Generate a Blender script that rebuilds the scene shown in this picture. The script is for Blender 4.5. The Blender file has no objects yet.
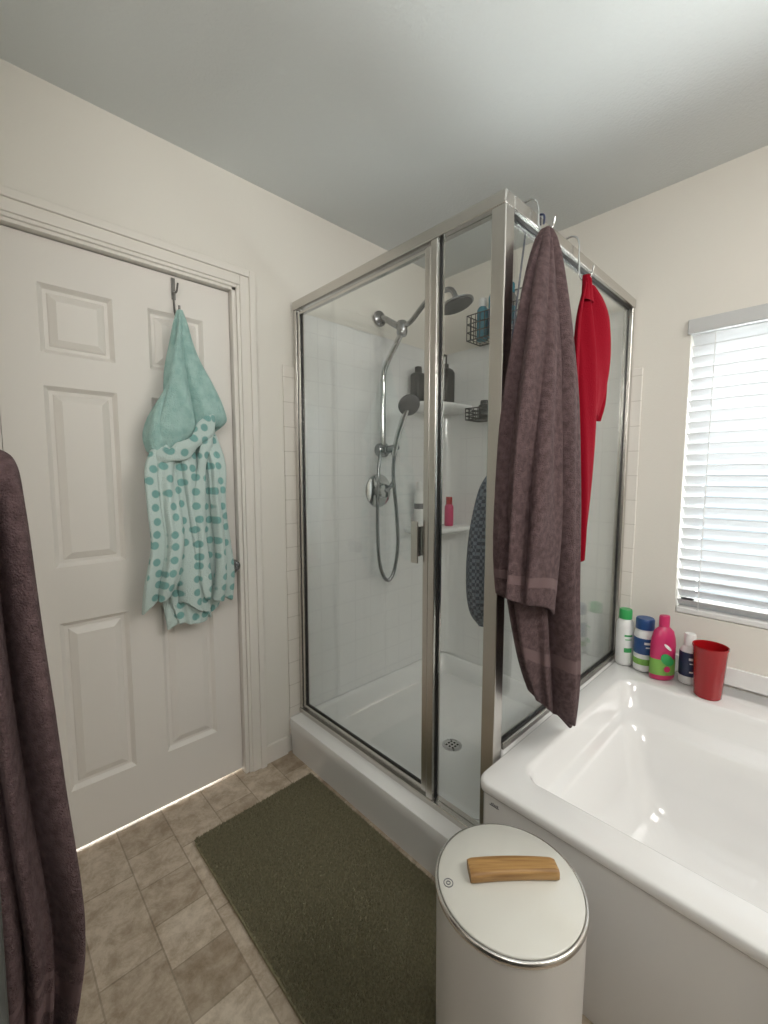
import bpy, bmesh, math, random
from mathutils import Vector, Matrix
import numpy as np
random.seed(7)
S = bpy.context.scene
S.view_settings.view_transform = 'Standard'
COL = S.collection
WL = {}
PI = math.pi

# ------------------------------------------------------------------ materials
def new_mat(name):
    m = bpy.data.materials.new(name); m.use_nodes = True
    nt = m.node_tree; b = nt.nodes['Principled BSDF']
    return m, nt, b
def N(nt, t, **kw):
    n = nt.nodes.new(t)
    for k, v in kw.items(): setattr(n, k, v)
    return n
def L(nt, a, b): nt.links.new(a, b)
def mat(name, col, rough=.5, metal=0., bump=None, var=None, coat=0., spec=.5, sheen=0., trans=None):
    m, nt, b = new_mat(name)
    b.inputs['Base Color'].default_value = (*col, 1)
    b.inputs['Roughness'].default_value = rough
    b.inputs['Metallic'].default_value = metal
    b.inputs['Coat Weight'].default_value = coat
    b.inputs['Specular IOR Level'].default_value = spec
    b.inputs['Sheen Weight'].default_value = sheen
    if sheen: b.inputs['Sheen Tint'].default_value = (*[min(1, c*2.5) for c in col], 1)
    geo = None
    if bump or var:
        geo = N(nt, 'ShaderNodeNewGeometry')
    if bump:
        sc, st, dist = bump
        no = N(nt, 'ShaderNodeTexNoise'); no.inputs['Scale'].default_value = sc; no.inputs['Detail'].default_value = 4
        L(nt, geo.outputs['Position'], no.inputs['Vector'])
        bp = N(nt, 'ShaderNodeBump'); bp.inputs['Strength'].default_value = st; bp.inputs['Distance'].default_value = dist
        L(nt, no.outputs['Fac'], bp.inputs['Height']); L(nt, bp.outputs['Normal'], b.inputs['Normal'])
    if var:
        sc, c2 = var
        no = N(nt, 'ShaderNodeTexNoise'); no.inputs['Scale'].default_value = sc; no.inputs['Detail'].default_value = 5
        L(nt, geo.outputs['Position'], no.inputs['Vector'])
        r = N(nt, 'ShaderNodeValToRGB')
        r.color_ramp.elements[0].position = .35; r.color_ramp.elements[1].position = .65
        r.color_ramp.elements[0].color = (*col, 1); r.color_ramp.elements[1].color = (*c2, 1)
        L(nt, no.outputs['Fac'], r.inputs['Fac']); L(nt, r.outputs['Color'], b.inputs['Base Color'])
    return m

M = {}
M['wall'] = mat('wall_paint', (.79, .76, .70), .75, bump=(130, .25, .002))
M['ceil'] = mat('ceiling_paint', (.70, .725, .72), .6, bump=(110, .5, .003))
M['trim'] = mat('trim_paint', (.79, .755, .70), .4)
M['door'] = mat('door_paint', (.79, .755, .71), .42, bump=(60, .05, .001))
M['acryl'] = mat('white_acrylic', (.82, .82, .81), .12, coat=.6)
M['tub'] = mat('tub_acrylic', (.80, .795, .79), .11, coat=.6)
M['nickel'] = mat('brushed_nickel', (.62, .60, .57), .27, 1., bump=(300, .04, .001))
M['chrome'] = mat('chrome', (.60, .60, .60), .1, 1.)
M['dchrome'] = mat('grey_chrome', (.30, .30, .31), .2, 1.)
M['hooktin'] = mat('pewter_hook', (.22, .21, .20), .3, 1.)
M['spray'] = mat('dark_spray_face', (.10, .10, .105), .4, .5)
M['gasket'] = mat('black_gasket', (.015, .015, .015), .6)
M['black'] = mat('black_plastic', (.012, .012, .013), .3)
M['blackwire'] = mat('black_wire', (.02, .02, .02), .45)
M['towel'] = mat('mauve_terry', (.078, .045, .048), .95, bump=(330, 1., .009), var=(70, (.140, .088, .090)), sheen=.1)
M['towelband'] = mat('mauve_woven_band', (.122, .077, .079), .85, bump=(200, .4, .002), sheen=.1)
M['red'] = mat('red_fleece', (.23, .0025, .012), .9, bump=(200, .6, .004), spec=.12)
M['redplastic'] = mat('red_plastic', (.36, .006, .010), .25)
M['white'] = mat('white_plastic', (.80, .80, .79), .3)
M['rail'] = mat('headrail_grey', (.58, .59, .59), .4)
M['green'] = mat('green_plastic', (.04, .36, .10), .35)
M['blue'] = mat('blue_plastic', (.02, .07, .22), .3)
M['teal'] = mat('teal_plastic', (.05, .22, .30), .25)
M['pink'] = mat('pink_plastic', (.55, .03, .13), .3)
M['navy'] = mat('navy_label', (.02, .03, .08), .4)
M['lime'] = mat('lime_label', (.20, .42, .08), .5)
M['hood'] = mat('mint_plush', (.31, .51, .48), .95, bump=(220, .9, .006), var=(35, (.43, .63, .59)), sheen=.2)
M['canwhite'] = mat('can_plastic', (.60, .58, .55), .3)
M['canlid'] = mat('can_lid_plastic', (.62, .61, .56), .22, coat=.4)
M['vanity'] = mat('vanity_paint', (.05, .05, .045), .7, spec=.2)
M['slatshaft'] = mat('grey_mark', (.12, .12, .13), .4)

def glass_mat():
    m = bpy.data.materials.new('clear_glass'); m.use_nodes = True
    nt = m.node_tree; nt.nodes.clear()
    o = N(nt, 'ShaderNodeOutputMaterial'); mx = N(nt, 'ShaderNodeMixShader')
    tr = N(nt, 'ShaderNodeBsdfTransparent'); tr.inputs['Color'].default_value = (.965, .975, .97, 1)
    gl = N(nt, 'ShaderNodeBsdfGlossy'); gl.inputs['Roughness'].default_value = .01; gl.inputs['Color'].default_value = (.95, .97, .96, 1)
    lw = N(nt, 'ShaderNodeLayerWeight'); lw.inputs['Blend'].default_value = .5
    pw = N(nt, 'ShaderNodeMath', operation='POWER'); pw.inputs[1].default_value = 4.
    ml = N(nt, 'ShaderNodeMath', operation='MULTIPLY_ADD'); ml.inputs[1].default_value = .6; ml.inputs[2].default_value = .05
    L(nt, lw.outputs['Facing'], pw.inputs[0]); L(nt, pw.outputs[0], ml.inputs[0]); L(nt, ml.outputs[0], mx.inputs['Fac'])
    L(nt, tr.outputs[0], mx.inputs[1]); L(nt, gl.outputs[0], mx.inputs[2]); L(nt, mx.outputs[0], o.inputs['Surface'])
    return m
M['glass'] = glass_mat()

def slat_mat():
    m = bpy.data.materials.new('blind_slat_vinyl'); m.use_nodes = True
    nt = m.node_tree; nt.nodes.clear()
    o = N(nt, 'ShaderNodeOutputMaterial'); mx = N(nt, 'ShaderNodeMixShader'); mx.inputs[0].default_value = .15
    d = N(nt, 'ShaderNodeBsdfDiffuse'); d.inputs['Color'].default_value = (.78, .785, .79, 1)
    t = N(nt, 'ShaderNodeBsdfTranslucent'); t.inputs['Color'].default_value = (.46, .50, .54, 1)
    L(nt, d.outputs[0], mx.inputs[1]); L(nt, t.outputs[0], mx.inputs[2]); L(nt, mx.outputs[0], o.inputs['Surface'])
    return m
M['slat'] = slat_mat()

def grid_mat(name, ax, size, c1, c2, mortar, msize, rough, coat=0., bumps=.4, width=None, offset=0., mott=None, squash=1.):
    """tile pattern in world metres; ax = two world axes used as (u,v)"""
    m, nt, b = new_mat(name)
    geo = N(nt, 'ShaderNodeNewGeometry'); sp = N(nt, 'ShaderNodeSeparateXYZ'); cb = N(nt, 'ShaderNodeCombineXYZ')
    L(nt, geo.outputs['Position'], sp.inputs[0])
    L(nt, sp.outputs[ax[0]], cb.inputs[0]); L(nt, sp.outputs[ax[1]], cb.inputs[1])
    br = N(nt, 'ShaderNodeTexBrick'); br.offset = offset; br.squash = squash; br.squash_frequency = 2
    L(nt, cb.outputs[0], br.inputs['Vector'])
    br.inputs['Scale'].default_value = 1.
    br.inputs['Brick Width'].default_value = width or size; br.inputs['Row Height'].default_value = size
    br.inputs['Mortar Size'].default_value = msize; br.inputs['Mortar Smooth'].default_value = .1
    br.inputs['Bias'].default_value = 0
    br.inputs['Color1'].default_value = (*c1, 1); br.inputs['Color2'].default_value = (*c2, 1); br.inputs['Mortar'].default_value = (*mortar, 1)
    b.inputs['Roughness'].default_value = rough; b.inputs['Coat Weight'].default_value = coat
    if mott:
        no = N(nt, 'ShaderNodeTexNoise'); no.inputs['Scale'].default_value = 15; no.inputs['Detail'].default_value = 12; no.inputs['Roughness'].default_value = .75
        no.inputs['Distortion'].default_value = .25
        L(nt, geo.outputs['Position'], no.inputs['Vector'])
        r = N(nt, 'ShaderNodeValToRGB'); r.color_ramp.elements[0].position = .38; r.color_ramp.elements[1].position = .60
        r.color_ramp.elements[0].color = (*mott[0], 1); r.color_ramp.elements[1].color = (*mott[1], 1)
        L(nt, no.outputs['Fac'], r.inputs['Fac'])
        mx = N(nt, 'ShaderNodeMix', data_type='RGBA', blend_type='MULTIPLY'); mx.inputs[0].default_value = 1.
        L(nt, br.outputs['Color'], mx.inputs[6]); L(nt, r.outputs['Color'], mx.inputs[7]); L(nt, mx.outputs[2], b.inputs['Base Color'])
    else:
        L(nt, br.outputs['Color'], b.inputs['Base Color'])
    bp = N(nt, 'ShaderNodeBump'); bp.invert = True; bp.inputs['Strength'].default_value = bumps; bp.inputs['Distance'].default_value = .002
    L(nt, br.outputs['Fac'], bp.inputs['Height']); L(nt, bp.outputs['Normal'], b.inputs['Normal'])
    return m
M['floor'] = grid_mat('stone_vinyl_floor', (1, 0), .150, (.66, .58, .48), (.42, .345, .265), (.38, .32, .25), .0022, .30,
                      width=.30, offset=.5, bumps=.15, mott=((.60, .54, .47), (1., .98, .96)), squash=.5)
WT = (.82, .82, .81)
M['tileN'] = grid_mat('white_tile_north', (0, 2), .108, WT, WT, (.755, .755, .75), .0022, .08, coat=.8, bumps=.3)
M['tileE'] = grid_mat('white_tile_east', (1, 2), .108, WT, WT, (.755, .755, .75), .0022, .08, coat=.8, bumps=.3)
M['tileC'] = grid_mat('cream_tile', (0, 2), .108, (.76, .72, .66), (.76, .72, .66), (.62, .58, .52), .002, .25)
M['tileCE'] = grid_mat('cream_tile_east', (1, 2), .108, (.76, .73, .68), (.76, .73, .68), (.62, .59, .54), .002, .25)

def dots_mat():
    m, nt, b = new_mat('mint_fleece_with_teal_dots')
    geo = N(nt, 'ShaderNodeNewGeometry'); sp = N(nt, 'ShaderNodeSeparateXYZ'); cb = N(nt, 'ShaderNodeCombineXYZ')
    L(nt, geo.outputs['Position'], sp.inputs[0])
    ma = N(nt, 'ShaderNodeMath', operation='MULTIPLY_ADD'); ma.inputs[1].default_value = .25
    L(nt, sp.outputs[1], ma.inputs[0]); L(nt, sp.outputs[0], ma.inputs[2])
    L(nt, ma.outputs[0], cb.inputs[0]); L(nt, sp.outputs[2], cb.inputs[1])
    v = N(nt, 'ShaderNodeTexVoronoi', voronoi_dimensions='2D'); v.inputs['Scale'].default_value = 22; v.inputs['Randomness'].default_value = .45
    L(nt, cb.outputs[0], v.inputs['Vector'])
    r = N(nt, 'ShaderNodeValToRGB'); r.color_ramp.elements[0].position = .25; r.color_ramp.elements[1].position = .34
    r.color_ramp.elements[0].color = (.20, .41, .39, 1); r.color_ramp.elements[1].color = (.54, .66, .63, 1)
    L(nt, v.outputs['Distance'], r.inputs['Fac']); L(nt, r.outputs['Color'], b.inputs['Base Color'])
    no = N(nt, 'ShaderNodeTexNoise'); no.inputs['Scale'].default_value = 220
    L(nt, geo.outputs['Position'], no.inputs['Vector'])
    bp = N(nt, 'ShaderNodeBump'); bp.inputs['Strength'].default_value = .8; bp.inputs['Distance'].default_value = .005
    L(nt, no.outputs['Fac'], bp.inputs['Height']); L(nt, bp.outputs['Normal'], b.inputs['Normal'])
    b.inputs['Roughness'].default_value = .95; b.inputs['Sheen Weight'].default_value = .2
    return m
M['dots'] = dots_mat()
def checker_mat():
    m, nt, b = new_mat('navy_check_mesh')
    geo = N(nt, 'ShaderNodeNewGeometry'); c = N(nt, 'ShaderNodeTexChecker'); c.inputs['Scale'].default_value = 90
    c.inputs['Color1'].default_value = (.02, .03, .06, 1); c.inputs['Color2'].default_value = (.14, .17, .22, 1)
    L(nt, geo.outputs['Position'], c.inputs['Vector']); L(nt, c.outputs['Color'], b.inputs['Base Color']); b.inputs['Roughness'].default_value = .8
    return m
M['check'] = checker_mat()
def wood_mat():
    m, nt, b = new_mat('oiled_bamboo_wood')
    tc = N(nt, 'ShaderNodeTexCoord'); mp = N(nt, 'ShaderNodeMapping'); mp.inputs['Rotation'].default_value = (0, 0, math.atan2(.6896, .7242)); 
    mp2 = N(nt, 'ShaderNodeVectorMath', operation='MULTIPLY'); mp2.inputs[1].default_value = (8, 160, 160)
    L(nt, tc.outputs['Object'], mp.inputs[0]); L(nt, mp.outputs[0], mp2.inputs[0])
    no = N(nt, 'ShaderNodeTexNoise'); no.inputs['Scale'].default_value = 1.; no.inputs['Detail'].default_value = 4; no.inputs['Distortion'].default_value = .4
    L(nt, mp2.outputs[0], no.inputs['Vector'])
    r = N(nt, 'ShaderNodeValToRGB'); r.color_ramp.elements[0].position = .3; r.color_ramp.elements[1].position = .7
    r.color_ramp.elements[0].color = (.22, .11, .035, 1); r.color_ramp.elements[1].color = (.46, .27, .10, 1)
    L(nt, no.outputs['Fac'], r.inputs['Fac']); L(nt, r.outputs['Color'], b.inputs['Base Color']); b.inputs['Roughness'].default_value = .45
    return m
M['wood'] = wood_mat()

# ------------------------------------------------------------------ builders
def setparent(o, p):
    if p is not None:
        o.parent = p; o.matrix_parent_inverse = Matrix.Translation(-WL[p.name])
def meta(o, label=None, cat=None, kind=None, group=None):
    if label: o['label'] = label
    if cat: o['category'] = cat
    if kind: o['kind'] = kind
    if group: o['group'] = group
    return o
def mesh(name, verts, faces, mats, parent=None, smooth=False, mi=None, bevel=0, auto=None, fixn=True):
    vs = np.array(verts, dtype=float)
    lo = vs.min(0); hi = vs.max(0)
    c = np.array([(lo[0]+hi[0])/2, (lo[1]+hi[1])/2, lo[2]])
    me = bpy.data.meshes.new(name)
    me.from_pydata((vs-c).tolist(), [], faces); 
    if not isinstance(mats, (list, tuple)): mats = [mats]
    for m in mats: me.materials.append(m)
    if mi is not None:
        me.polygons.foreach_set('material_index', mi)
    if fixn:
        bm = bmesh.new(); bm.from_mesh(me); bmesh.ops.recalc_face_normals(bm, faces=bm.faces); bm.to_mesh(me); bm.free()
    me.update()
    o = bpy.data.objects.new(name, me); o.location = c; COL.objects.link(o)
    WL[o.name] = Vector(c)
    if smooth:
        for p in me.polygons: p.use_smooth = True
    if bevel:
        b = o.modifiers.new('bevel', 'BEVEL'); b.width = bevel; b.segments = 3; b.limit_method = 'ANGLE'; b.angle_limit = math.radians(40)
    if auto:
        me.set_sharp_from_angle(angle=math.radians(auto))
    setparent(o, parent)
    return o
def empty(name, loc, label, cat, group=None):
    o = bpy.data.objects.new(name, None); o.location = loc; o.empty_display_size = .05
    COL.objects.link(o); WL[o.name] = Vector(loc); meta(o, label, cat, group=group); return o
BF = [(0,1,3,2),(4,6,7,5),(0,4,5,1),(2,3,7,6),(0,2,6,4),(1,5,7,3)]
def boxgeo(bs):
    V=[];F=[]
    for (x0,x1,y0,y1,z0,z1) in bs:
        o=len(V)
        V += [(x,y,z) for x in (x0,x1) for y in (y0,y1) for z in (z0,z1)]
        F += [tuple(o+i for i in f) for f in BF]
    return V,F
def boxes(name, bs, m, parent=None, bevel=0):
    V,F = boxgeo(bs); return mesh(name, V, F, m, parent, bevel=bevel)
def lathegeo(prof, loc, n=40, sx=1, sy=1, axis=None, rot=0):
    V=[];F=[]
    for r,z in prof:
        for j in range(n):
            a=2*PI*j/n; x=r*math.cos(a)*sx; y=r*math.sin(a)*sy
            x,y = x*math.cos(rot)-y*math.sin(rot), x*math.sin(rot)+y*math.cos(rot)
            V.append(Vector((x,y,z)))
    for i in range(len(prof)-1):
        for j in range(n):
            F.append((i*n+j, i*n+(j+1)%n, (i+1)*n+(j+1)%n, (i+1)*n+j))
    F.append(tuple(range(n-1,-1,-1))); k=(len(prof)-1)*n; F.append(tuple(range(k,k+n)))
    if axis is not None:
        q = Vector((0,0,1)).rotation_difference(Vector(axis).normalized()); V=[q@v for v in V]
    l=Vector(loc)
    return [tuple(v+l) for v in V],F
def lathe(name, prof, loc, m, parent=None, n=40, sx=1, sy=1, axis=None, rot=0):
    V,F=lathegeo(prof,loc,n,sx,sy,axis,rot)
    return mesh(name,V,F,m,parent,smooth=True,auto=45)
def smoothpts(pts, k=8):
    P=[Vector(p) for p in pts]; out=[]
    for i in range(len(P)-1):
        p0=P[max(i-1,0)];p1=P[i];p2=P[i+1];p3=P[min(i+2,len(P)-1)]
        for s in range(k):
            t=s/k
            out.append(.5*((2*p1)+(-p0+p2)*t+(2*p0-5*p1+4*p2-p3)*t*t+(-p0+3*p1-3*p2+p3)*t**3))
    out.append(P[-1]); return out
def tubegeo(pts, r, n=10):
    P=[Vector(p) for p in pts]; V=[];F=[]
    up=None
    for i,p in enumerate(P):
        t=(P[min(i+1,len(P)-1)]-P[max(i-1,0)]).normalized()
        if up is None:
            up = Vector((0,0,1)) if abs(t.z)<.9 else Vector((1,0,0))
        u=(up-t*up.dot(t)).normalized(); w=t.cross(u); up=u
        rr = r[i] if isinstance(r,(list,tuple)) else r
        for j in range(n):
            a=2*PI*j/n; V.append(tuple(p+u*rr*math.cos(a)+w*rr*math.sin(a)))
    m=len(P)
    for i in range(m-1):
        for j in range(n): F.append((i*n+j,i*n+(j+1)%n,(i+1)*n+(j+1)%n,(i+1)*n+j))
    F.append(tuple(range(n-1,-1,-1))); F.append(tuple(range((m-1)*n,m*n)))
    return V,F
def join(gs):
    V=[];F=[]
    for v,f in gs:
        o=len(V); V+=list(v); F+=[tuple(i+o for i in ff) for ff in f]
    return V,F
def tube(name, pts, r, m, parent=None, n=10, sm=True, k=8):
    V,F=tubegeo(smoothpts(pts,k) if sm else pts, r, n); return mesh(name,V,F,m,parent,smooth=True,auto=50)
def rrect(x0,x1,y0,y1,r,z,cs=6,ss=6):
    """rounded rectangle loop with fixed vertex count"""
    pts=[]
    cs_=[(x1-r,y1-r,0),(x0+r,y1-r,PI/2),(x0+r,y0+r,PI),(x1-r,y0+r,1.5*PI)]
    for i,(cx,cy,a0) in enumerate(cs_):
        arc=[(cx+r*math.cos(a0+PI/2*k/cs),cy+r*math.sin(a0+PI/2*k/cs)) for k in range(cs+1)]
        pts+=arc
        nx,ny,na=cs_[(i+1)%4]
        e=(nx+r*math.cos(na),ny+r*math.sin(na)); s=arc[-1]
        for k in range(1,ss): pts.append((s[0]+(e[0]-s[0])*k/ss, s[1]+(e[1]-s[1])*k/ss))
    return [(x,y,z) for x,y in pts]
def loft(loops, cap0=True, cap1=True):
    n=len(loops[0]); V=[p for l in loops for p in l]; F=[]
    for i in range(len(loops)-1):
        for j in range(n): F.append((i*n+j,i*n+(j+1)%n,(i+1)*n+(j+1)%n,(i+1)*n+j))
    if cap0: F.append(tuple(range(n-1,-1,-1)))
    if cap1: F.append(tuple(range((len(loops)-1)*n,len(loops)*n)))
    return V,F

def drapegeo(rows, k=3, amp=.2, seed=0, nz=90, nt=140, hem=.02, slope=(0,0), fine=.22):
    """hanging cloth: rows (z,cx,cy,a,b[,rot]); irregular vertical folds"""
    rnd=random.Random(seed); ph=[rnd.uniform(0,6.28) for _ in range(12)]
    rows=[tuple(r)+((0,) if len(r)==5 else ()) for r in rows]
    def interp(t):
        x=t*(len(rows)-1); i=min(int(x),len(rows)-2); f=x-i
        def g(c):
            p0=rows[max(i-1,0)][c];p1=rows[i][c];p2=rows[i+1][c];p3=rows[min(i+2,len(rows)-1)][c]
            return .5*((2*p1)+(-p0+p2)*f+(2*p0-5*p1+4*p2-p3)*f*f+(-p0+3*p1-3*p2+p3)*f**3)
        return [g(c) for c in range(6)]
    def crease(x):
        return 1-2*abs(math.sin(x/2))**.8
    loops=[]
    for i in range(nz+1):
        t=i/nz; z,cx,cy,a,b,ro=interp(t); a=max(a,.003); b=max(b,.003)
        am=amp*min(1,.45+t*1.1); lp=[]
        for j in range(nt):
            th=2*PI*j/nt
            w=th+.5*math.sin(th+ph[0]+1.3*t)+.28*math.sin(2*th+ph[1]-2*t)
            m=1+am*(-.55*crease(k*w+ph[2]+.9*math.sin(2.2*t+ph[3]))
                    +.40*math.sin((k-1)*w+ph[4]+2.3*t)
                    +fine*math.sin((k*2+1)*w+ph[5]+3*math.sin(1.5*t+ph[6]))*(.5+.5*math.sin(5*t+th+ph[7]))
                    +.06*math.sin(9*t+2*th+ph[8]))
            x=a*math.cos(th)*m; y=b*math.sin(th)*m
            x,y=x*math.cos(ro)-y*math.sin(ro),x*math.sin(ro)+y*math.cos(ro)
            e=max(0,(t-.5)*2)
            dz=hem*(t**3)*(math.sin(th+ph[9])+.5*math.sin(3*th+ph[10]))+e*e*(slope[0]*x+slope[1]*y)
            lp.append((cx+x,cy+y,z+dz))
        loops.append(lp)
    last=loops[-1]; cx=sum(p[0] for p in last)/nt; cy=sum(p[1] for p in last)/nt
    for s,dz in ((.95,-.003),(.86,.0),(.80,.05)):
        loops.append([(cx+(p[0]-cx)*s,cy+(p[1]-cy)*s,p[2]+dz) for p in last])
    V,F=loft(loops,True,True)
    T=[(i//nt)/nz for i in range(len(F))]
    return V,F,T
def sheetgeo(rows, folds, seed=0, nz=80, nu=90, th=.006):
    """thin flat hanging cloth: rows (z,x_left,x_right,y,depth)"""
    rnd=random.Random(seed); ph=[rnd.uniform(0,6.28) for _ in range(6)]
    def interp(t):
        x=t*(len(rows)-1); i=min(int(x),len(rows)-2); f=x-i
        return [.5*((2*rows[i][c])+(-rows[max(i-1,0)][c]+rows[i+1][c])*f+(2*rows[max(i-1,0)][c]-5*rows[i][c]+4*rows[i+1][c]-rows[min(i+2,len(rows)-1)][c])*f*f+(-rows[max(i-1,0)][c]+3*rows[i][c]-3*rows[i+1][c]+rows[min(i+2,len(rows)-1)][c])*f**3) for c in range(5)]
    loops=[]
    for i in range(nz+1):
        t=i/nz; z,xl,xr,y,d=interp(t); fr=[];bk=[]
        for j in range(nu+1):
            s=j/nu; w=s+.06*math.sin(6.28*s+ph[0]+1.5*t)
            dy=d*(.6*math.sin(folds*6.28*w+ph[1]+2.2*t)+.18*math.sin(folds*2.3*6.28*w+ph[2]-2.7*t)+.35*math.sin(5*t+4*s+ph[3]))
            dx=d*.3*math.cos(folds*6.28*w+ph[1]+2.2*t)
            zz=z+.012*math.sin(5*s+ph[4])*t
            x=xl+(xr-xl)*s+dx
            fr.append((x,y+dy-th/2,zz)); bk.append((x,y+dy+th/2,zz))
        loops.append(fr+bk[::-1])
    V,F=loft(loops,True,True); n=len(loops[0])
    return V,F,[(i//n)/nz for i in range(len(F))]
def drape(name, parts, m, parent=None, bandm=None, bands=()):
    V=[];F=[];MI=[]
    for pi,(v,f,t) in enumerate(parts):
        o=len(V); V+=v; F+=[tuple(i+o for i in ff) for ff in f]
        bb = bands[pi] if pi<len(bands) else ()
        MI+=[1 if any(a<=x<=b for a,b in bb) else 0 for x in t]
    mats=[m]+([bandm] if bandm else [])
    return mesh(name,V,F,mats,parent,smooth=True,mi=MI if bandm else None)

# ------------------------------------------------------------------ dimensions
YN=1.70; XE=2.12; ZC=2.47
# ---- room shell
st=lambda o:(meta(o,kind='structure'),o)[1]
st(boxes('floor',[(-.7,2.4,-1.8,2.3,-.06,0)],M['floor']))
st(boxes('ceiling',[(-.7,2.35,-1.75,1.9,ZC,ZC+.1)],M['ceil']))
DX0,DX1,DZ=.055,.80,2.045
st(boxes('wall_north',[(-.7,DX0,YN,YN+.12,0,ZC),(DX1,2.35,YN,YN+.12,0,ZC),(DX0,DX1,YN,YN+.12,DZ,ZC)],M['wall']))
WY0,WY1,WZ0,WZ1=-.75,.44,.72,1.905
st(boxes('wall_east',[(XE,XE+.16,-1.75,WY0,0,ZC),(XE,XE+.16,WY1,YN,0,ZC),(XE,XE+.16,WY0,WY1,0,WZ0),(XE,XE+.16,WY0,WY1,WZ1,ZC)],M['wall']))
st(boxes('wall_south',[(-.7,2.35,-1.85,-1.75,0,ZC)],M['wall']))
st(boxes('wall_west',[(-.70,-.60,-1.75,.74,0,ZC),(-.70,-.045,.74,YN,0,ZC)],M['wall']))

# ---- door casing + jamb
def casing(name,x0,x1,zt,y):
    w=.075; bs=[]
    for off,wid,th in ((0,w,.012),(.012,w-.024,.018),(w-.026,.026,.026)):
        bs.append((x1+off,x1+off+wid,y-th,y,0,zt+off+wid))
        bs.append((x0-off-wid,x0-off,y-th,y,0,zt+off+wid))
        bs.append((x0-off,x1+off,y-th,y,zt+off,zt+off+wid))
    return boxes(name,bs,M['trim'],bevel=.003)
st(casing('trim_1',DX0,DX1,DZ-.005,YN))
st(boxes('trim_2',[(DX1-.016,DX1,YN-.004,YN+.12,0,DZ),(DX0,DX0+.012,YN-.004,YN+.12,0,DZ),(DX0,DX1,YN-.004,YN+.12,DZ-.016,DZ),
                   (DX1-.028,DX1-.016,YN+.062,YN+.09,0,DZ-.016),(DX0+.012,DX0+.024,YN+.062,YN+.09,0,DZ-.016),(DX0,DX1,YN+.062,YN+.09,DZ-.028,DZ-.016)],M['trim'],bevel=.0015))
# ---- door
dx0,dx1=DX0+.015,DX1-.019; yf=YN+.022; yb=yf+.034; zb,zt=.018,DZ-.02
cols=[(dx0+.105,.375),(.482,dx1-.105)]; rws=[(.229,.815),(1.0,1.58),(1.68,1.89)]
g=[]
bb=[(dx0,cols[0][0],yf,yb,zb,zt),(cols[1][1],dx1,yf,yb,zb,zt),(cols[0][1],cols[1][0],yf,yb,zb,zt)]
for c in cols:
    for a,b in ((zb,rws[0][0]),(rws[0][1],rws[1][0]),(rws[1][1],rws[2][0]),(rws[2][1],zt)):
        bb.append((c[0],c[1],yf,yb,a,b))
g.append(boxgeo(bb))
def ring(x0,x1,z0,z1,y): return [(x0,y,z0),(x1,y,z0),(x1,y,z1),(x0,y,z1)]
for c in cols:
    for r in rws:
        lps=[]
        for ins,dy in ((0,0),(.005,.005),(.013,.013),(.023,.0135),(.027,.010),(.046,.002),(.049,.002)):
            lps.append(ring(c[0]+ins,c[1]-ins,r[0]+ins,r[1]-ins,yf+dy))
        g.append(loft(lps,False,True))
V,F=join(g)
door=mesh('door_1',V,F,M['door']); st(door); door['label']='cream six panel interior door'
K=(.745,yf,.930)
lathe('door_knob',[(.030,0),(.030,.004),(.012,.008),(.011,.028),(.020,.034),(.0275,.044),(.0285,.054),(.024,.063),(.012,.068)],K,M['dchrome'],door,axis=(0,-1,0))
# ---- baseboards, tile trims
st(boxes('baseboard_north',[(DX1+.077,.99,YN-.014,YN,0,.085)],M['trim'],bevel=.004))
st(boxes('baseboard_west',[(-.045,-.031,.76,YN-.03,0,.085)],M['trim'],bevel=.004))
st(boxes('trim_3',[(1.005,1.09,YN-.008,YN,.086,1.78)],M['tileC'],bevel=.003))
st(boxes('trim_4',[(XE-.008,XE,.605,.66,.52,1.76)],M['tileCE'],bevel=.003))
st(boxes('trim_5',[(1.09,XE,YN-.010,YN,.16,2.02)],M['tileN'],bevel=.003))
st(boxes('trim_6',[(XE-.010,XE,.66,YN-.010,.16,2.02)],M['tileE'],bevel=.003))
st(boxes('trim_7',[(XE-.012,XE,-.9,.62,.472,.545)],M['acryl'],bevel=.004))

# ---- window
st(boxes('window_1',[(XE+.10,XE+.15,WY0,WY0+.05,WZ0,WZ1),(XE+.10,XE+.15,WY1-.05,WY1,WZ0,WZ1),(XE+.10,XE+.15,WY0,WY1,WZ0,WZ0+.05),
     (XE+.10,XE+.15,WY0,WY1,WZ1-.05,WZ1),(XE+.105,XE+.145,(WY0+WY1)/2-.025,(WY0+WY1)/2+.025,WZ0,WZ1)],M['white'],bevel=.003))
wg=boxes('window_glass',[(XE+.122,XE+.126,WY0+.05,WY1-.05,WZ0+.05,WZ1-.05)],M['glass'],bpy.data.objects['window_1'])
bl=empty('window_blind',(XE+.03,(WY0+WY1)/2,WZ0),'white horizontal slat blind lowered over the window','window blind')
boxes('headrail',[(XE-.014,XE+.05,WY0-.005,WY1+.010,WZ1-.045,WZ1+.012)],M['rail'],bl,bevel=.005)
sl=[]
ns=26; z0=WZ0+.018; dz=(WZ1-.045-z0)/ns; tilt=-math.radians(42)
for i in range(ns):
    z=z0+dz*(i+.5)+.002; lps=[]
    for y in (WY0+.008,WY1-.004):
        lp=[]
        for s in (-1,-.5,0,.5,1):
            lp.append((s*.028*math.cos(tilt)+.0,s*.028*math.sin(tilt)+.003*(1-s*s)))
        full=[(XE+.03+a,y,z+b) for a,b in lp]+[(XE+.03+a,y,z+b-.0026) for a,b in reversed(lp)]
        lps.append(full)
    sl.append(loft(lps))
V,F=join(sl); mesh('slats',V,F,M['slat'],bl,smooth=False)
boxes('bottom_rail',[(XE+.004,XE+.058,WY0+.008,WY1-.004,WZ0+.003,WZ0+.026)],M['white'],bl,bevel=.004)
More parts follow.
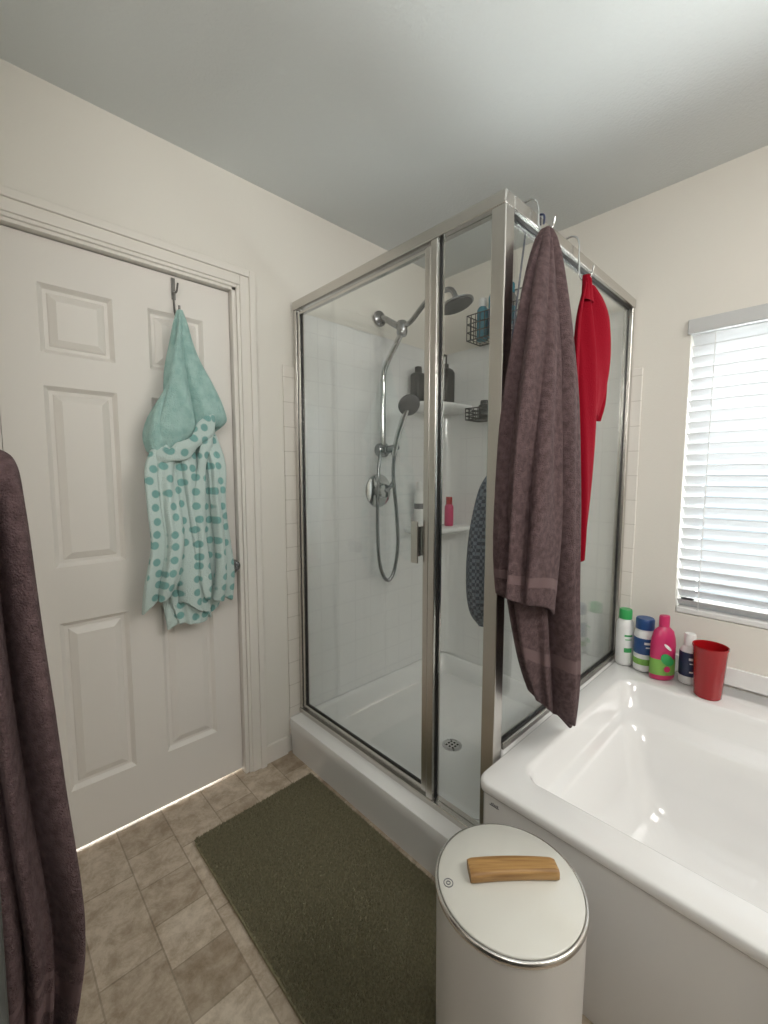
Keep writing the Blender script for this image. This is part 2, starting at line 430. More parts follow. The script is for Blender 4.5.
for y in (.36,-.15,-.6):
    tube('ladder_cord',[(XE+.003,y,WZ0+.02),(XE+.003,y,WZ1-.04)],.0016,M['white'],bl,n=6,sm=False)

# ------------------------------------------------------------------ shower tray
X0,X1,Y0,Y1=.995,XE-.012,.64,YN-.012
lo=[rrect(X0+.012,X1,Y0,Y1,.012,0),rrect(X0+.004,X1,Y0,Y1,.012,.13),rrect(X0,X1,Y0,Y1,.014,.155),rrect(X0+.004,X1,Y0,Y1,.014,.174),rrect(X0+.016,X1-.01,Y0+.01,Y1-.01,.014,.180),
    rrect(1.115,X1-.02,.715,Y1-.03,.03,.180),rrect(1.128,X1-.03,.73,Y1-.04,.04,.170),rrect(1.15,X1-.045,.75,Y1-.055,.07,.075),rrect(1.19,X1-.08,.79,Y1-.09,.09,.062),rrect(1.50,1.56,1.12,1.18,.029,.052)]
base=mesh('shower_tray',*loft(lo,True,True),M['acryl'],smooth=True,auto=50)
meta(base,'white acrylic shower tray with raised curb','shower tray')
lg=[rrect(1.115,X1,.640,.700,.008,.10,3,3),rrect(1.115,X1,.640,.700,.008,.455,3,3),rrect(1.12,X1,.645,.695,.008,.463,3,3)]
mesh('side_ledge',*loft(lg),M['acryl'],base,smooth=True,auto=50)
dr=lathe('drain',[(.045,0),(.045,.004),(.036,.007),(.034,.005),(.030,.005)],(1.53,1.15,.052),M['chrome'],base)
boxes('drain_slots',[(1.53+dx-.004,1.53+dx+.004,1.15+dy-.004,1.15+dy+.004,.0565,.0578) for dx in (-.018,0,.018) for dy in (-.018,0,.018)],M['gasket'],dr)

# ------------------------------------------------------------------ shower enclosure
XG=1.075; YG=.664; ZB=.181; ZT=2.05
enc=empty('shower_enclosure',(XG,1.18,ZB),'framed clear glass shower enclosure with nickel rails','shower enclosure')
def rail(name,b,m=M['nickel'],bev=.003,p=enc): return boxes(name,[b],m,p,bevel=bev)
rail('top_rail',(XG-.022,XG+.022,YG-.02,YN-.011,ZT-.036,ZT))
rail('top_rail',(XG+.022,XE-.011,YG-.022,YG+.022,ZT-.036,ZT))
rail('bottom_rail',(XG-.022,XG+.022,YG+.022,YN-.011,ZB,ZB+.022))
rail('bottom_rail',(XG+.045,XE-.011,YG-.016,YG+.016,.464,.484))
rail('corner_post',(XG-.022,XG+.022,YG-.022,YG+.022,ZB,ZT-.036))
rail('wall_post',(XG-.018,XG+.018,YN-.034,YN-.011,ZB+.022,ZT-.036))
rail('wall_post',(XE-.036,XE-.011,YG-.018,YG+.018,.484,ZT-.036))
YM=.905
rail('middle_post',(XG-.02,XG+.02,YM-.030,YM-.003,ZB+.022,ZT-.036))
gk=[(XG-.004,XG+.004,YG+.022,YG+.028,ZB+.022,ZT-.036),(XG-.004,XG+.004,YM-.035,YM-.03,ZB+.022,ZT-.036),
    (XG+.022,XG+.028,YG-.004,YG+.004,.484,ZT-.036),(XE-.042,XE-.036,YG-.004,YG+.004,.484,ZT-.036),
    (XG+.022,XE-.036,YG-.005,YG+.005,ZT-.044,ZT-.036),(XG+.045,XE-.036,YG-.005,YG+.005,.484,.490)]
boxes('gasket',gk,M['gasket'],enc)
rail('glass_panel',(XG-.0025,XG+.0025,YG+.022,YM-.03,ZB+.022,ZT-.036),M['glass'],0)
rail('glass_panel',(XG+.024,XE-.036,YG-.0025,YG+.0025,.486,ZT-.036),M['glass'],0)
sd=rail('shower_door',(XG-.015,XG+.015,YM,YM+.024,ZB+.032,ZT-.046))
yd0,yd1=YM,YN-.037
boxes('door_frame',[(XG-.012,XG+.012,yd1-.014,yd1,ZB+.032,ZT-.046),(XG-.010,XG+.010,yd0+.024,yd1-.014,ZT-.058,ZT-.046),(XG-.010,XG+.010,yd0+.024,yd1-.014,ZB+.032,ZB+.044)],M['nickel'],sd,bevel=.002)
boxes('gasket',[(XG-.004,XG+.004,yd0+.024,yd0+.028,ZB+.044,ZT-.058),(XG-.004,XG+.004,yd1-.020,yd1-.014,ZB+.044,ZT-.058),(XG-.012,XG+.012,yd1,yd1+.003,ZB+.03,ZT-.046),
   (XG-.004,XG+.004,yd0+.024,yd1-.014,ZB+.044,ZB+.049),(XG-.014,XG+.014,yd0-.003,yd0,ZB+.022,ZT-.036)],M['gasket'],sd)
boxes('glass_panel',[(XG-.0025,XG+.0025,yd0+.024,yd1-.014,ZB+.044,ZT-.058)],M['glass'],sd)
hy=.950
gs=[boxgeo([(XG-.034,XG-.028,hy-.015,hy+.015,1.01,1.15)]),boxgeo([(XG-.03,XG-.003,hy-.006,hy+.006,1.03,1.13),(XG+.003,XG+.03,hy-.006,hy+.006,1.03,1.13),(XG+.028,XG+.034,hy-.015,hy+.015,1.01,1.15)])]
V,F=join(gs); mesh('handle',V,F,M['nickel'],sd,bevel=.002)

# ------------------------------------------------------------------ corner shelf tower
sh=empty('corner_shelf',(XE-.012,YN-.012,.2),'white moulded corner shelf unit with two shelves','shelf')
cx,cy=XE-.011,YN-.011
def qloop(r,z,n=14):
    c=(cx-r,cy-r)
    arc=[(c[0]+r*math.cos(a),c[1]+r*math.sin(a),z) for a in [PI/2*k/n for k in range(n+1)]]
    return arc+[(cx,cy,z)]
V,F=loft([qloop(.13,.19),qloop(.13,1.95)]); mesh('back_panel',V,F,M['acryl'],sh,smooth=True,auto=60)
def shelfslab(z,rx=.34,ry=.21):
    def q(d,zz): return [(cx,cy,zz)]+[(cx-(rx-d)*math.cos(a)**.7,cy-(ry-d)*math.sin(a)**.7,zz) for a in [max(1e-6,min(PI/2-1e-6,PI/2*k/16)) for k in range(17)]]
    return loft([q(.05,z-.045),q(.015,z-.03),q(0,z-.02),q(0,z-.006),q(.006,z)])
for z in (1.70,1.0):
    V,F=shelfslab(z); mesh('shelf',V,F,M['acryl'],sh,smooth=True,auto=60)

# ------------------------------------------------------------------ bottles
def bottle(name,label,cat,loc,h,r,bm,cm,lm=None,capf=.2,capr=.6,sx=1,sy=1,rot=0,lab=(.2,.65),shoulder=.08,group=None):
    e=empty(name,loc,label,cat,group)
    hb=h*(1-capf)
    prof=[(r*.86,0),(r*.97,.004),(r,.012),(r,hb*(1-shoulder*1.6)),(r*.94,hb*(1-shoulder)),(r*.78,hb*(1-shoulder*.4)),(r*capr*.9,hb)]
    lathe('body',prof,loc,bm,e,sx=sx,sy=sy,rot=rot)
    lathe('cap',[(r*capr,hb),(r*capr,h-.006),(r*capr*.9,h)],loc,cm,e,sx=sx,sy=max(sy,.7),rot=rot)
    if lm: lathe('label_band',[(r*1.0,hb*lab[0]),(r*1.015,hb*lab[0]+.001),(r*1.015,hb*lab[1]-.001),(r*1.0,hb*lab[1])],loc,lm,e,sx=sx,sy=sy,rot=rot)
    return e
def marks(loc,r,rows,m,e,face=(-.72,-.69)):
    """small printed bars wrapped on the side of a bottle facing the room"""
    a0=math.atan2(face[1],face[0])
    for (z,h,w0,w1) in rows:
        vs=[];fs=[];n=8
        for i in range(n+1):
            a=a0+(w0+(w1-w0)*i/n)
            vs+= [(loc[0]+r*math.cos(a),loc[1]+r*math.sin(a),loc[2]+z),(loc[0]+r*math.cos(a),loc[1]+r*math.sin(a),loc[2]+z+h)]
        for i in range(n): fs.append((2*i,2*i+2,2*i+3,2*i+1))
        mesh('label_print',vs,fs,m,e)
TZ=.4715
G='toiletries on the tub ledge'
p=(2.035,.60,TZ)
e=bottle('lotion_bottle','white lotion bottle with a green cap','bottle',p,.245,.034,M['white'],M['green'],None,.17,.75,group=G)
marks(p,.0343,[(.13,.008,-.5,.5),(.115,.004,-.4,.4),(.06,.02,-.5,.5)],M['green'],e)
p=(2.03,.522,TZ)
e=bottle('sunscreen_bottle','white bottle with blue cap and blue label','bottle',p,.225,.039,M['white'],M['blue'],M['blue'],.2,.9,lab=(.42,.80),group=G)
lathe('label_band',[(.0392,.03),(.0396,.031),(.0396,.055),(.0392,.056)],p,M['lime'],e)
marks(p,.0402,[(.12,.010,-.5,.5),(.105,.005,-.35,.35)],M['white'],e)
p=(1.995,.445,TZ)
e=bottle('shampoo_bottle','bright pink shampoo bottle with green lower label','bottle',p,.262,.048,M['pink'],M['pink'],M['lime'],.17,.42,sx=1,sy=.62,rot=-.80,lab=(.10,.40),shoulder=.22,group=G)
fx_,fy_=-.0218,-.0212
lathe('label_patch',[(.022,0),(.022,.0015),(.004,.003)],(p[0]+fx_,p[1]+fy_,TZ+.088),M['green'],e,sx=.9,sy=1.3,axis=(-.72,-.69,0))
lathe('label_patch',[(.012,0),(.012,.0015),(.004,.002)],(p[0]+fx_-.002,p[1]+fy_-.002,TZ+.050),M['pink'],e,axis=(-.72,-.69,0))
lathe('label_patch',[(.016,0),(.016,.0015),(.004,.002)],(p[0]+fx_,p[1]+fy_,TZ+.140),M['white'],e,sx=.35,sy=1.2,axis=(-.72,-.69,0))
p=(2.03,.362,TZ)
e=bottle('conditioner_bottle','small white bottle with dark blue label','bottle',p,.20,.033,M['white'],M['white'],M['navy'],.24,.6,lab=(.22,.85),shoulder=.12,group=G)
marks(p,.0338,[(.10,.010,-.6,.6),(.085,.004,-.5,.5),(.05,.006,-.5,.5)],M['white'],e)
cup=lathe('cup',[(.040,0),(.043,.004),(.054,.185),(.0565,.189),(.0560,.195),(.052,.193),(.039,.008),(.005,.006)],(1.955,.285,TZ),M['redplastic'])
meta(cup,'red plastic cup on the tub ledge','cup')
G2='bottles in the shower'
e=empty('pump_bottle',(1.97,1.56,1.70),'black shampoo pump bottle on the shower shelf','bottle',G2)
V,F=loft([rrect(1.97-a,1.97+a,1.56-a,1.56+a,.012,1.70+z,3,3) for a,z in ((.036,0),(.038,.004),(.038,.17),(.03,.19),(.014,.2),(.014,.22))]); mesh('body',V,F,M['black'],e,smooth=True,auto=40)
V,F=join([tubegeo([(1.97,1.56,1.92),(1.97,1.56,1.965)],.005),tubegeo([(1.97,1.56,1.965),(1.93,1.55,1.962)],.007)]); mesh('pump',V,F,M['black'],e,smooth=True)
e=empty('black_bottle',(1.825,1.64,1.70),'square black bottle on the shower shelf','bottle',G2)
V,F=loft([rrect(1.825-a,1.825+a,1.64-a*.8,1.64+a*.8,.01,1.70+z,3,3) for a,z in ((.036,0),(.038,.004),(.038,.15),(.03,.16))]); mesh('body',V,F,M['black'],e,smooth=True,auto=40)
lathe('cap',[(.02,.16),(.02,.19),(.018,.195)],(1.825,1.64,1.70),M['black'],e)
bottle('white_bottle','slim white bottle on the lower shower shelf','bottle',(1.84,1.64,1.002),.26,.028,M['white'],M['white'],M['slatshaft'],.2,.6,lab=(.5,.65),group=G2)
bottle('pink_bottle','small red and pink bottle on the lower shelf','bottle',(2.0,1.55,1.002),.17,.026,M['pink'],M['redplastic'],None,.25,.7,group=G2)

# ------------------------------------------------------------------ wire caddy
ZU,ZL=2.02,1.60
cd=empty('shower_caddy',(XE-.07,1.32,1.58),'black wire two tier shower caddy on the tiled wall','shower caddy')
def basket(y0,y1,z0,z1,x0=XE-.14,x1=XE-.014):
    gs=[]
    for z in (z0,z0+(z1-z0)*.33,z0+(z1-z0)*.66,z1): gs.append(tubegeo([(x0,y0,z),(x1,y0,z),(x1,y1,z),(x0,y1,z),(x0,y0,z)],.0032,6))
    n=12
    for i in range(n+1):
        y=y0+(y1-y0)*i/n; gs.append(tubegeo([(x1,y,z0),(x0,y,z0),(x0,y,z1)],.0022,6))
    for i in range(5):
        x=x0+(x1-x0)*i/4
        for y in (y0,y1): gs.append(tubegeo([(x,y,z0),(x,y,z1)],.0022,6))
    return gs
for gs in (basket(1.10,1.43,ZU,ZU+.13),basket(1.12,1.43,ZL,ZL+.06)):
    V,F=join(gs); mesh('basket',V,F,M['blackwire'],cd,smooth=True)
V,F=join([tubegeo([(XE-.007,y,1.58),(XE-.013,y,1.9),(XE-.013,y,2.26)],.004,8) for y in (1.18,1.36)]+[tubegeo([(XE-.013,1.18,2.26),(XE-.013,1.36,2.26)],.004,8)])
mesh('hanger',V,F,M['blackwire'],cd,smooth=True)
bottle('teal_bottle','teal body wash bottle in the wire caddy','bottle',(XE-.075,1.30,ZU+.003),.27,.034,M['teal'],M['white'],M['blue'],.15,.6,group=G2)
bottle('grey_bottle','dark grey bottle in the wire caddy','bottle',(XE-.075,1.215,ZU+.003),.25,.036,M['dchrome'],M['teal'],M['teal'],.2,.7,group=G2)
bottle('teal_bottle','small teal bottle with white cap in the caddy','bottle',(XE-.075,1.375,ZU+.003),.22,.030,M['teal'],M['white'],None,.2,.7,group=G2)
bottle('soap_bottle','short dark bottle in the lower caddy tier','bottle',(XE-.075,1.35,ZL+.003),.10,.035,M['black'],M['black'],None,.2,.7,group=G2)

# ------------------------------------------------------------------ shower fixture
XF=1.575
fx=empty('shower_fixture',(XF,YN-.011,1.22),'chrome shower set with rain head, hand shower and hose','shower fixture')
lathe('wall_flange',[(.040,0),(.038,.010),(.018,.020)],(XF,YN-.010,2.105),M['dchrome'],fx,axis=(0,-1,0))
tube('shower_arm',[(XF,YN-.02,2.105),(XF,1.64,2.09),(XF,1.56,2.04),(XF+.005,1.535,2.03)],.016,M['dchrome'],fx)
lathe('diverter',[(.022,-.035),(.027,-.022),(.027,.022),(.022,.035)],(XF+.005,1.53,2.02),M['dchrome'],fx)
tube('head_arm',[(XF+.005,1.53,2.03),(XF+.005,1.47,2.04),(XF+.005,1.36,2.11),(XF+.005,1.24,2.12),(XF+.005,1.20,2.07)],.012,M['dchrome'],fx)
hd=lathe('rain_head',[(.012,.030),(.024,.018),(.070,.010),(.079,.006),(.079,0),(.072,-.002)][::-1],(XF+.005,1.20,2.04),M['dchrome'],fx,axis=(-.14,.26,1))
lathe('spray_plate',[(.070,-.0055),(.071,-.002)],(XF+.005,1.20,2.04),M['spray'],hd,axis=(-.14,.26,1))
tube('slide_pipe',[(XF,1.53,2.0),(XF-.005,1.56,1.95),(XF-.005,1.645,1.84),(XF-.005,1.655,1.7),(XF-.005,1.655,1.45)],.014,M['chrome'],fx)
lathe('bracket',[(.036,0),(.038,.01),(.038,.038),(.024,.048),(.020,.07)],(XF,YN-.011,1.43),M['dchrome'],fx,axis=(0,-1,0))
tube('bracket_arm',[(XF,1.645,1.43),(XF+.01,1.60,1.435),(XF+.01,1.57,1.445)],.020,M['dchrome'],fx)
tube('hand_shower',[(XF+.005,1.585,1.40),(XF+.008,1.565,1.48),(XF+.012,1.535,1.56),(XF+.015,1.505,1.625)],.015,M['chrome'],fx)
lathe('spray_face',[(.014,.03),(.038,.02),(.055,.006),(.055,-.004),(.046,-.010),(.01,-.011)][::-1],(XF+.016,1.49,1.645),M['spray'],fx,axis=(.35,.70,.5))
tube('hose',[(XF+.01,1.585,1.41),(XF+.015,1.60,1.30),(XF+.04,1.60,1.1),(XF+.05,1.60,.92),(XF+.03,1.61,.78),(XF-.01,1.62,.74),(XF-.05,1.63,.82),(XF-.055,1.645,1.0),(XF-.045,1.65,1.3),(XF-.012,1.66,1.44)],.0095,M['dchrome'],fx,n=8)
va=lathe('valve_plate',[(.090,0),(.088,.006),(.070,.012),(.042,.016),(.040,.05),(.034,.058),(.01,.06)],(XF-.01,YN-.011,1.215),M['chrome'],fx,axis=(0,-1,0))
tube('valve_lever',[(XF-.01,1.628,1.215),(XF+.01,1.618,1.235),(XF+.035,1.615,1.27)],.010,M['dchrome'],fx)

# ------------------------------------------------------------------ bathtub
tx0,tx1,ty0,ty1=.955,XE-.013,-.92,.637
zt=.47
lp=[rrect(tx0+.036,tx1,ty0,ty1,.02,0),rrect(tx0+.024,tx1,ty0,ty1,.03,.06),rrect(tx0+.022,tx1,ty0,ty1,.03,.432),rrect(tx0+.004,tx1,ty0,ty1,.035,.438),rrect(tx0,tx1,ty0,ty1,.038,.444),
    rrect(tx0,tx1,ty0,ty1,.038,.461),rrect(tx0+.003,tx1-.003,ty0+.003,ty1-.003,.038,.467),rrect(tx0+.009,tx1-.006,ty0+.009,ty1-.008,.038,zt),
    rrect(1.045,1.90,-.84,.565,.06,zt),rrect(1.050,1.895,-.835,.560,.06,.4688),rrect(1.056,1.889,-.829,.554,.06,.463),rrect(1.061,1.884,-.822,.549,.06,.448),
    rrect(1.076,1.850,-.79,.532,.06,.385),rrect(1.082,1.838,-.782,.526,.06,.374),rrect(1.094,1.782,-.775,.508,.065,.366),rrect(1.102,1.766,-.767,.496,.07,.352),rrect(1.128,1.738,-.72,.458,.08,.20),rrect(1.150,1.712,-.68,.415,.09,.085),rrect(1.20,1.67,-.62,.35,.10,.055),rrect(1.33,1.52,-.4,.15,.08,.05)]
V,F=loft(lp); tub=mesh('bathtub',V,F,M['tub'],smooth=True,auto=60); meta(tub,'white acrylic soaking tub beside the shower','bathtub')
bx_=tx0+.022
bd=boxes('maker_badge',[(bx_-.0012,bx_+.001,.575,.603,.397,.3985)]+[(bx_-.0012,bx_+.001,.577+i*.0048,.5792+i*.0048,.4005,.4045+(.002 if i%3==0 else 0)) for i in range(5)],M['slatshaft'],tub)

# ------------------------------------------------------------------ mat
mx0,mx1,my0,my1=.487,.983,.545,1.49
nb=125000
rs=np.random.RandomState(3)
bx=rs.uniform(mx0+.003,mx1-.003,nb); by=rs.uniform(my0+.003,my1-.003,nb)
ang=rs.uniform(0,2*PI,nb); h=rs.uniform(.007,.013,nb); w=.0019; le=rs.normal(0,.0035,(nb,2))
Vb=np.zeros((nb,3,3)); 
Vb[:,0]=np.c_[bx-w*np.cos(ang),by-w*np.sin(ang),np.full(nb,.010)]
Vb[:,1]=np.c_[bx+w*np.cos(ang),by+w*np.sin(ang),np.full(nb,.010)]
Vb[:,2]=np.c_[bx+le[:,0],by+le[:,1],.010+h]
V,F=loft([rrect(mx0,mx1,my0,my1,.02,.001),rrect(mx0,mx1,my0,my1,.02,.012)])
o=len(V); V=V+Vb.reshape(-1,3).tolist(); F=F+[(o+3*i,o+3*i+1,o+3*i+2) for i in range(nb)]
M['mat']=mat('olive_shag_pile',(.225,.203,.125),.95,var=(140,(.33,.30,.19)),sheen=.1)
bm_=mesh('bath_mat',V,F,M['mat'],fixn=False); meta(bm_,'olive brown plush bath mat beside the shower curb','bath mat')

# ------------------------------------------------------------------ trash can
TX,TY=.695,.384
tc=empty('trash_can',(TX,TY,0),'off-white round lidded trash can','trash can')
lathe('body',[(.130,0),(.134,.004),(.1355,.30),(.137,.50),(.1385,.516),(.10,.517)],(TX,TY,0),M['canwhite'],tc,n=96)
lathe('rim',[(.138,.5165),(.1400,.5175),(.1405,.5205),(.1395,.5255),(.1370,.5275),(.1350,.5275),(.134,.524),(.10,.5235)],(TX,TY,0),M['nickel'],tc,n=96)
lathe('lid',[(.132,.524),(.1335,.526),(.1335,.5285),(.132,.530),(.02,.5315)],(TX,TY,0),M['canlid'],tc,n=96)
ex,ey=TX-.088,TY+.076
gs=[tubegeo([(ex+.0085*math.cos(a),ey+.0085*math.sin(a),.5306) for a in [2*PI*k/24 for k in range(25)]],.0009,6),
    tubegeo([(ex+.0035*math.cos(a),ey+.0035*math.sin(a),.5306) for a in [2*PI*k/16 for k in range(17)]],.0009,6)]
V,F=join(gs); mesh('lid_emblem',V,F,M['slatshaft'],tc)

wc=Vector((.711,.386,.5318)); u=Vector((.735,-.678,0)).normalized(); v=Vector((.678,.735,0))
lps=[]
for i in range(25):
    s=-1+2*i/24; hw=.019*(1-.10*s)*(1 if abs(s)<.96 else .93); th=.021*(1+.05*s)*(1 if abs(s)<.96 else .93); bend=.004*(1-s*s)
    c=wc+u*(s*.085)+v*(-.003*s*s)
    lp_=[]
    for (a,b) in [(p[0],p[1]) for p in rrect(-hw,hw,0,th,.006,0,4,2)]:
        lp_.append(tuple(c+v*a+Vector((0,0,b+ (0 if b<.002 else bend*.4)))))
    lps.append(lp_)
V,F=loft(lps); wb=mesh('wooden_block',V,F,M['wood'],smooth=True,auto=60); meta(wb,'oiled light wood bar lying on the trash can lid','wooden block')

# ------------------------------------------------------------------ hooks and towels on enclosure
def shook(x,zlow,label):
    pts=[(x,YG+.028,ZT-.03),(x,YG+.029,ZT+.010),(x,YG+.018,ZT+.032),(x,YG-.002,ZT+.038),(x,YG-.022,ZT+.030),(x,YG-.032,ZT+.006),(x,YG-.034,ZT-.04),(x,YG-.036,zlow+.03),(x,YG-.044,zlow+.006),(x,YG-.060,zlow),(x,YG-.076,zlow+.010),(x,YG-.082,zlow+.035)]
    return meta(tube('towel_hook',pts,.0030,M['chrome'],None,n=8,k=6),label,'hook')
shook(1.205,1.975,'slim chrome over-rail hook holding the mauve towel')
shook(1.485,1.935,'slim chrome over-rail hook holding the red garment')
p1=drapegeo([(1.985,1.20,.604,.014,.014),(1.95,1.195,.600,.040,.022),(1.86,1.170,.59,.058,.034),(1.70,1.135,.575,.082,.048),(1.5,1.110,.563,.102,.060),(1.25,1.095,.555,.115,.068),(1.0,1.12,.550,.112,.064),(.75,1.175,.545,.106,.055),(.60,1.215,.545,.080,.045)],k=4,amp=.62,seed=3,hem=.012,slope=(-.85,.3),fine=.30)
p2=drapegeo([(1.94,1.17,.588,.02,.015),(1.80,1.115,.568,.048,.028),(1.62,1.070,.548,.068,.040),(1.42,1.040,.536,.078,.046),(1.22,1.022,.525,.080,.050),(1.08,1.016,.52,.080,.050),(.97,1.016,.52,.080,.046)],k=4,amp=.62,seed=9,hem=.010,slope=(-.3,.2),fine=.30)
tw=drape('bath_towel',[p1,p2],M['towel'],None,M['towelband'],[[(.84,.862)],[(.87,.905)]])
meta(tw,'mauve terry bath towel hanging from the shower rail','towel')
pk=drapegeo([(1.948,1.485,.604,.010,.012),(1.925,1.487,.603,.016,.014),(1.90,1.492,.602,.026,.014),(1.87,1.50,.601,.036,.013)],k=3,amp=.2,seed=2,hem=0,nz=20,nt=60)
pa=sheetgeo([(1.925,1.470,1.500,.603,.004),(1.89,1.455,1.520,.603,.010),(1.80,1.420,1.555,.602,.018),(1.65,1.410,1.585,.600,.024),(1.45,1.425,1.600,.600,.024),(1.25,1.455,1.600,.602,.022),(1.10,1.480,1.598,.604,.018),(1.0,1.510,1.580,.606,.014)],1.4,seed=5)
pb=sheetgeo([(1.915,1.480,1.505,.590,.004),(1.885,1.485,1.590,.588,.010),(1.83,1.490,1.665,.586,.016),(1.74,1.500,1.690,.584,.020),(1.65,1.520,1.690,.584,.020),(1.57,1.540,1.660,.586,.016),(1.50,1.550,1.610,.590,.010)],1.1,seed=15)
rd=drape('red_garment',[pk,pa,pb],M['red']); meta(rd,'red fleece garment hanging from the shower rail','garment')
e=empty('mesh_bag',(1.22,.80,.82),'navy checked mesh bath bag hanging inside the shower','bag')
drape('bag_body',[drapegeo([(1.32,1.235,.775,.01,.008),(1.25,1.23,.785,.05,.03),(1.1,1.225,.79,.075,.05),(.95,1.225,.79,.08,.055),(.85,1.225,.79,.065,.045),(.80,1.225,.79,.03,.02)],k=3,amp=.1,seed=2,hem=0)],M['check'],e)
tube('strap',[(1.235,.775,1.31),(1.245,.73,1.7),(1.25,YG+.031,2.02),(1.25,YG+.024,2.058),(1.25,YG-.024,2.058),(1.25,YG-.027,2.03)],.003,M['navy'],e,n=6,k=6)

# ------------------------------------------------------------------ robe + over door hook
hx=.572
dh=tube('door_hook',[(hx,yf-.003,DZ-.03),(hx,yf-.004,1.94),(hx,yf-.012,1.89),(hx,yf-.035,1.865),(hx,yf-.055,1.885),(hx,yf-.058,1.905)],.004,M['hooktin'],n=8,k=6)
meta(dh,'slim pewter hook hung over the cream door','hook')
tube('upper_prong',[(hx,yf-.006,1.965),(hx,yf-.035,1.96),(hx,yf-.052,1.985)],.0035,M['hooktin'],dh,n=8)
boxes('hook_plate',[(hx-.007,hx+.007,yf-.005,yf-.001,1.94,DZ-.028)],M['hooktin'],dh,bevel=.0015)
rb=empty('hooded_bathrobe',(.57,1.66,.75),'child size hooded bathrobe, mint with teal dots, on the door','bathrobe')
YR=1.645
drape('hood',[drapegeo([(1.885,hx-.002,YR+.01,.008,.012),(1.84,hx-.003,YR,.019,.020),(1.77,hx-.002,YR,.031,.028),(1.70,hx-.000,YR,.045,.036),(1.62,hx+.006,YR-.005,.062,.044),(1.54,hx+.010,YR-.01,.078,.050),(1.47,hx+.010,YR-.008,.086,.050),(1.42,hx+.005,YR,.072,.038)],k=4,amp=.62,seed=12,hem=.015,slope=(.6,0))],M['hood'],rb)
drape('hood_fold',[drapegeo([(1.66,hx-.020,YR-.014,.014,.016),(1.58,hx-.042,YR-.024,.032,.026),(1.50,hx-.068,YR-.030,.044,.036),(1.43,hx-.084,YR-.028,.048,.038),(1.37,hx-.088,YR-.018,.040,.030)],k=3,amp=.60,seed=27,hem=.014,slope=(-.35,0))],M['hood'],rb)
drape('robe_body',[drapegeo([(1.50,hx+.01,YR+.014,.085,.028),(1.38,hx+.003,YR+.014,.095,.034),(1.2,hx-.002,YR+.014,.096,.036),(1.0,hx-.002,YR+.014,.100,.036),(.86,hx-.004,YR+.012,.098,.036),(.755,hx-.012,YR+.010,.078,.034)],k=5,amp=.50,seed=6,hem=.020,slope=(.35,0))],M['dots'],rb)
drape('sleeve',[drapegeo([(1.42,hx-.070,YR-.014,.036,.03),(1.33,hx-.098,YR-.026,.046,.042),(1.2,hx-.098,YR-.038,.044,.046),(1.06,hx-.088,YR-.042,.044,.046),(.94,hx-.100,YR-.034,.050,.046),(.87,hx-.108,YR-.024,.048,.040)],k=3,amp=.55,seed=8,hem=.012,slope=(.6,0))],M['dots'],rb)
drape('sleeve',[drapegeo([(1.45,hx+.056,YR-.012,.038,.03),(1.34,hx+.074,YR-.028,.044,.044),(1.2,hx+.072,YR-.042,.042,.046),(1.05,hx+.084,YR-.038,.044,.046),(.93,hx+.090,YR-.030,.047,.046),(.83,hx+.086,YR-.022,.043,.038)],k=3,amp=.55,seed=18,hem=.012,slope=(-.5,0))],M['dots'],rb)
drape('front_panel',[drapegeo([(1.43,hx-.025,YR-.026,.035,.02),(1.3,hx-.018,YR-.038,.040,.028),(1.1,hx-.006,YR-.038,.038,.028),(.92,hx+.002,YR-.034,.040,.026),(.80,hx+.006,YR-.030,.040,.024)],k=3,amp=.60,seed=33,hem=.012,slope=(-.5,0))],M['dots'],rb)
def flat(pts,w,th,m,name):
    P=smoothpts(pts); lp=[]
    for i,pp in enumerate(P):
        t=(P[min(i+1,len(P)-1)]-P[max(i-1,0)]).normalized(); n=t.cross(Vector((0,-1,0))).normalized(); f=n.cross(t)
        ww=w*(1+.22*math.sin(i*.5))*min(1,.5+i/8,.5+(len(P)-1-i)/8)
        lp.append([tuple(pp+n*ww*math.cos(a)+f*th*math.sin(a)*(1+.2*math.cos(3*a+i*.4))) for a in [2*PI*k/20 for k in range(20)]])
    V,F=loft(lp); return mesh(name,V,F,m,rb,smooth=True)
flat([(hx-.125,YR-.02,1.375),(hx-.088,YR-.066,1.365),(hx-.04,YR-.074,1.385),(hx+.015,YR-.070,1.43),(hx+.06,YR-.058,1.49),(hx+.090,YR-.018,1.55)],.027,.012,M['dots'],'hood_trim')
flat([(hx+.070,YR-.050,1.47),(hx+.030,YR-.070,1.36),(hx+.012,YR-.072,1.2),(hx+.020,YR-.070,1.02),(hx+.034,YR-.060,.84)],.018,.010,M['dots'],'lapel')

# ------------------------------------------------------------------ west towel, hook and vanity
wh=tube('towel_hook',[(-.044,.86,1.35),(-.02,.86,1.34),(.005,.86,1.335),(.012,.86,1.355)],.005,M['chrome'],n=8)
meta(wh,'chrome wall hook holding the mauve towel','hook')
lathe('hook_plate',[(.018,0),(.016,.005),(.008,.008)],(-.045,.86,1.35),M['chrome'],wh,axis=(1,0,0))
p1=drapegeo([(1.345,.002,.86,.012,.02),(1.325,.002,.86,.034,.062),(1.25,.004,.865,.040,.090),(1.05,.008,.87,.046,.105),(.85,.014,.875,.053,.112),(.62,.024,.88,.060,.115),(.47,.018,.88,.055,.105),(.36,.002,.87,.040,.090)],k=5,amp=.60,seed=21,hem=.03,fine=.3)
tw=drape('bath_towel',[p1],M['towel'],None,M['towelband'],[[(.765,.775),(.79,.83)]])
meta(tw,'mauve terry bath towel hanging beside the vanity','towel')
vn=empty('vanity',(-.28,-.4,0),'dark bathroom vanity cabinet','vanity')
boxes('cabinet',[(-.598,-.014,-1.5,.44,.09,.99),(-.598,-.06,-1.5,.44,0,.09)],M['vanity'],vn,bevel=.003)
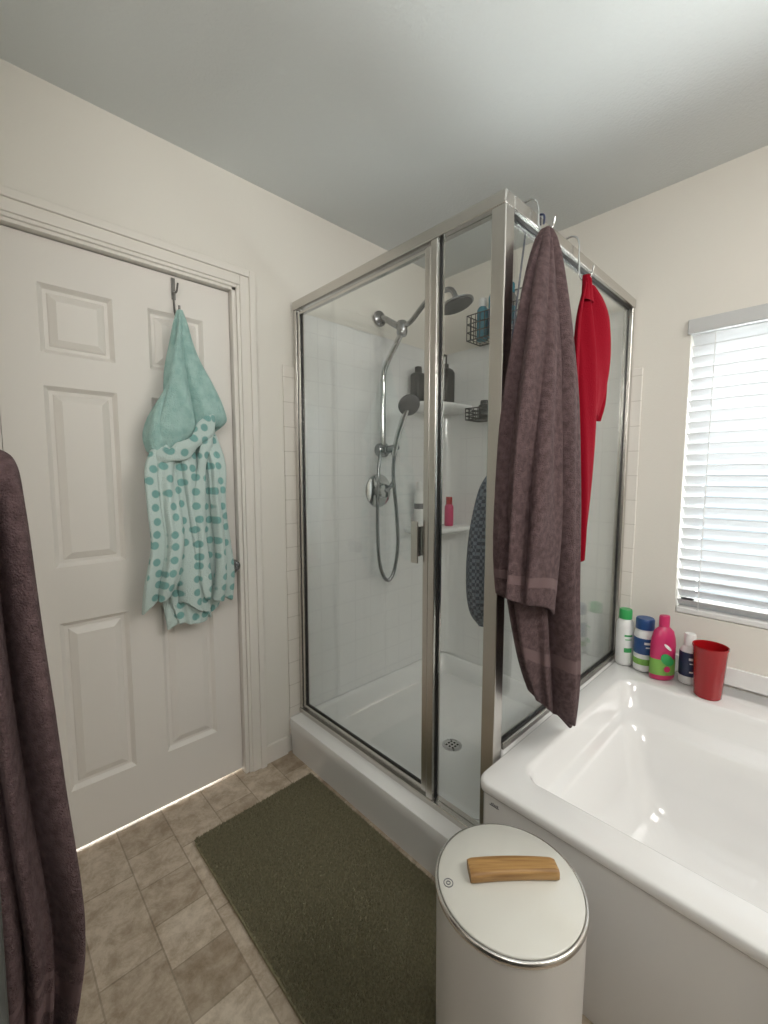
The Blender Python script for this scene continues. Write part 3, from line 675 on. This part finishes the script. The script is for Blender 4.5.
boxes('countertop',[(-.598,-.004,-1.52,.45,.99,1.02)],M['vanity'],vn,bevel=.005)
for i in range(3):
    y=-1.46+i*.62
    d=boxes('cabinet_door',[(-.014,-.005,y,y+.58,.12,.95)],M['vanity'],vn,bevel=.004)
    lathe('knob',[(.006,0),(.006,.015),(.014,.02),(.012,.028)],(-.005,y+.48,.62),M['chrome'],d,axis=(1,0,0))

# ------------------------------------------------------------------ lights & world
w=bpy.data.worlds.new('World'); S.world=w; w.use_nodes=True
bg=w.node_tree.nodes['Background']; bg.inputs[0].default_value=(.70,.78,.85,1); bg.inputs[1].default_value=1.15
def area(name,loc,dirv,sx,sy,e,col):
    l=bpy.data.lights.new(name,'AREA'); l.shape='RECTANGLE'; l.size=sx; l.size_y=sy; l.energy=e; l.color=col
    o=bpy.data.objects.new(name,l); o.location=loc; o.rotation_euler=Vector(dirv).to_track_quat('-Z','Y').to_euler(); COL.objects.link(o); return o
area('window_daylight',(XE+.85,-.15,2.75),(-1,0,-1.25),1.5,.9,360,(.92,.96,1))
area('ground_bounce_daylight',(XE+1.3,-.15,.05),(-1,0,.95),2.6,1.3,270,(.93,.97,.97))
area('rear_fill_light',(1.15,-1.1,2.42),(.0,.25,-1),1.1,.8,36,(1,.97,.92))  # added warm fill from behind the camera, no ceiling fixture modelled
area('side_fill_light',(-.5,-.3,1.95),(1,.9,.35),.9,.3,18,(1,.97,.93))  # added fill above the vanity, tilted up to lift the ceiling; no fixture
area('hall_light',(.43,1.98,.22),(0,-1,-.6),.7,.12,4,(1,.97,.92))

# ------------------------------------------------------------------ camera
cam=bpy.data.cameras.new('Camera'); co=bpy.data.objects.new('Camera',cam); COL.objects.link(co)
cam.sensor_fit='HORIZONTAL'; cam.sensor_width=36; cam.lens=430/768*36; cam.clip_start=.01
p=math.radians(5.05); a=math.radians(46.4)
co.location=(0,0,1.304)
co.rotation_euler=Vector((math.cos(p)*math.cos(a),math.cos(p)*math.sin(a),-math.sin(p))).to_track_quat('-Z','Y').to_euler()
S.camera=co
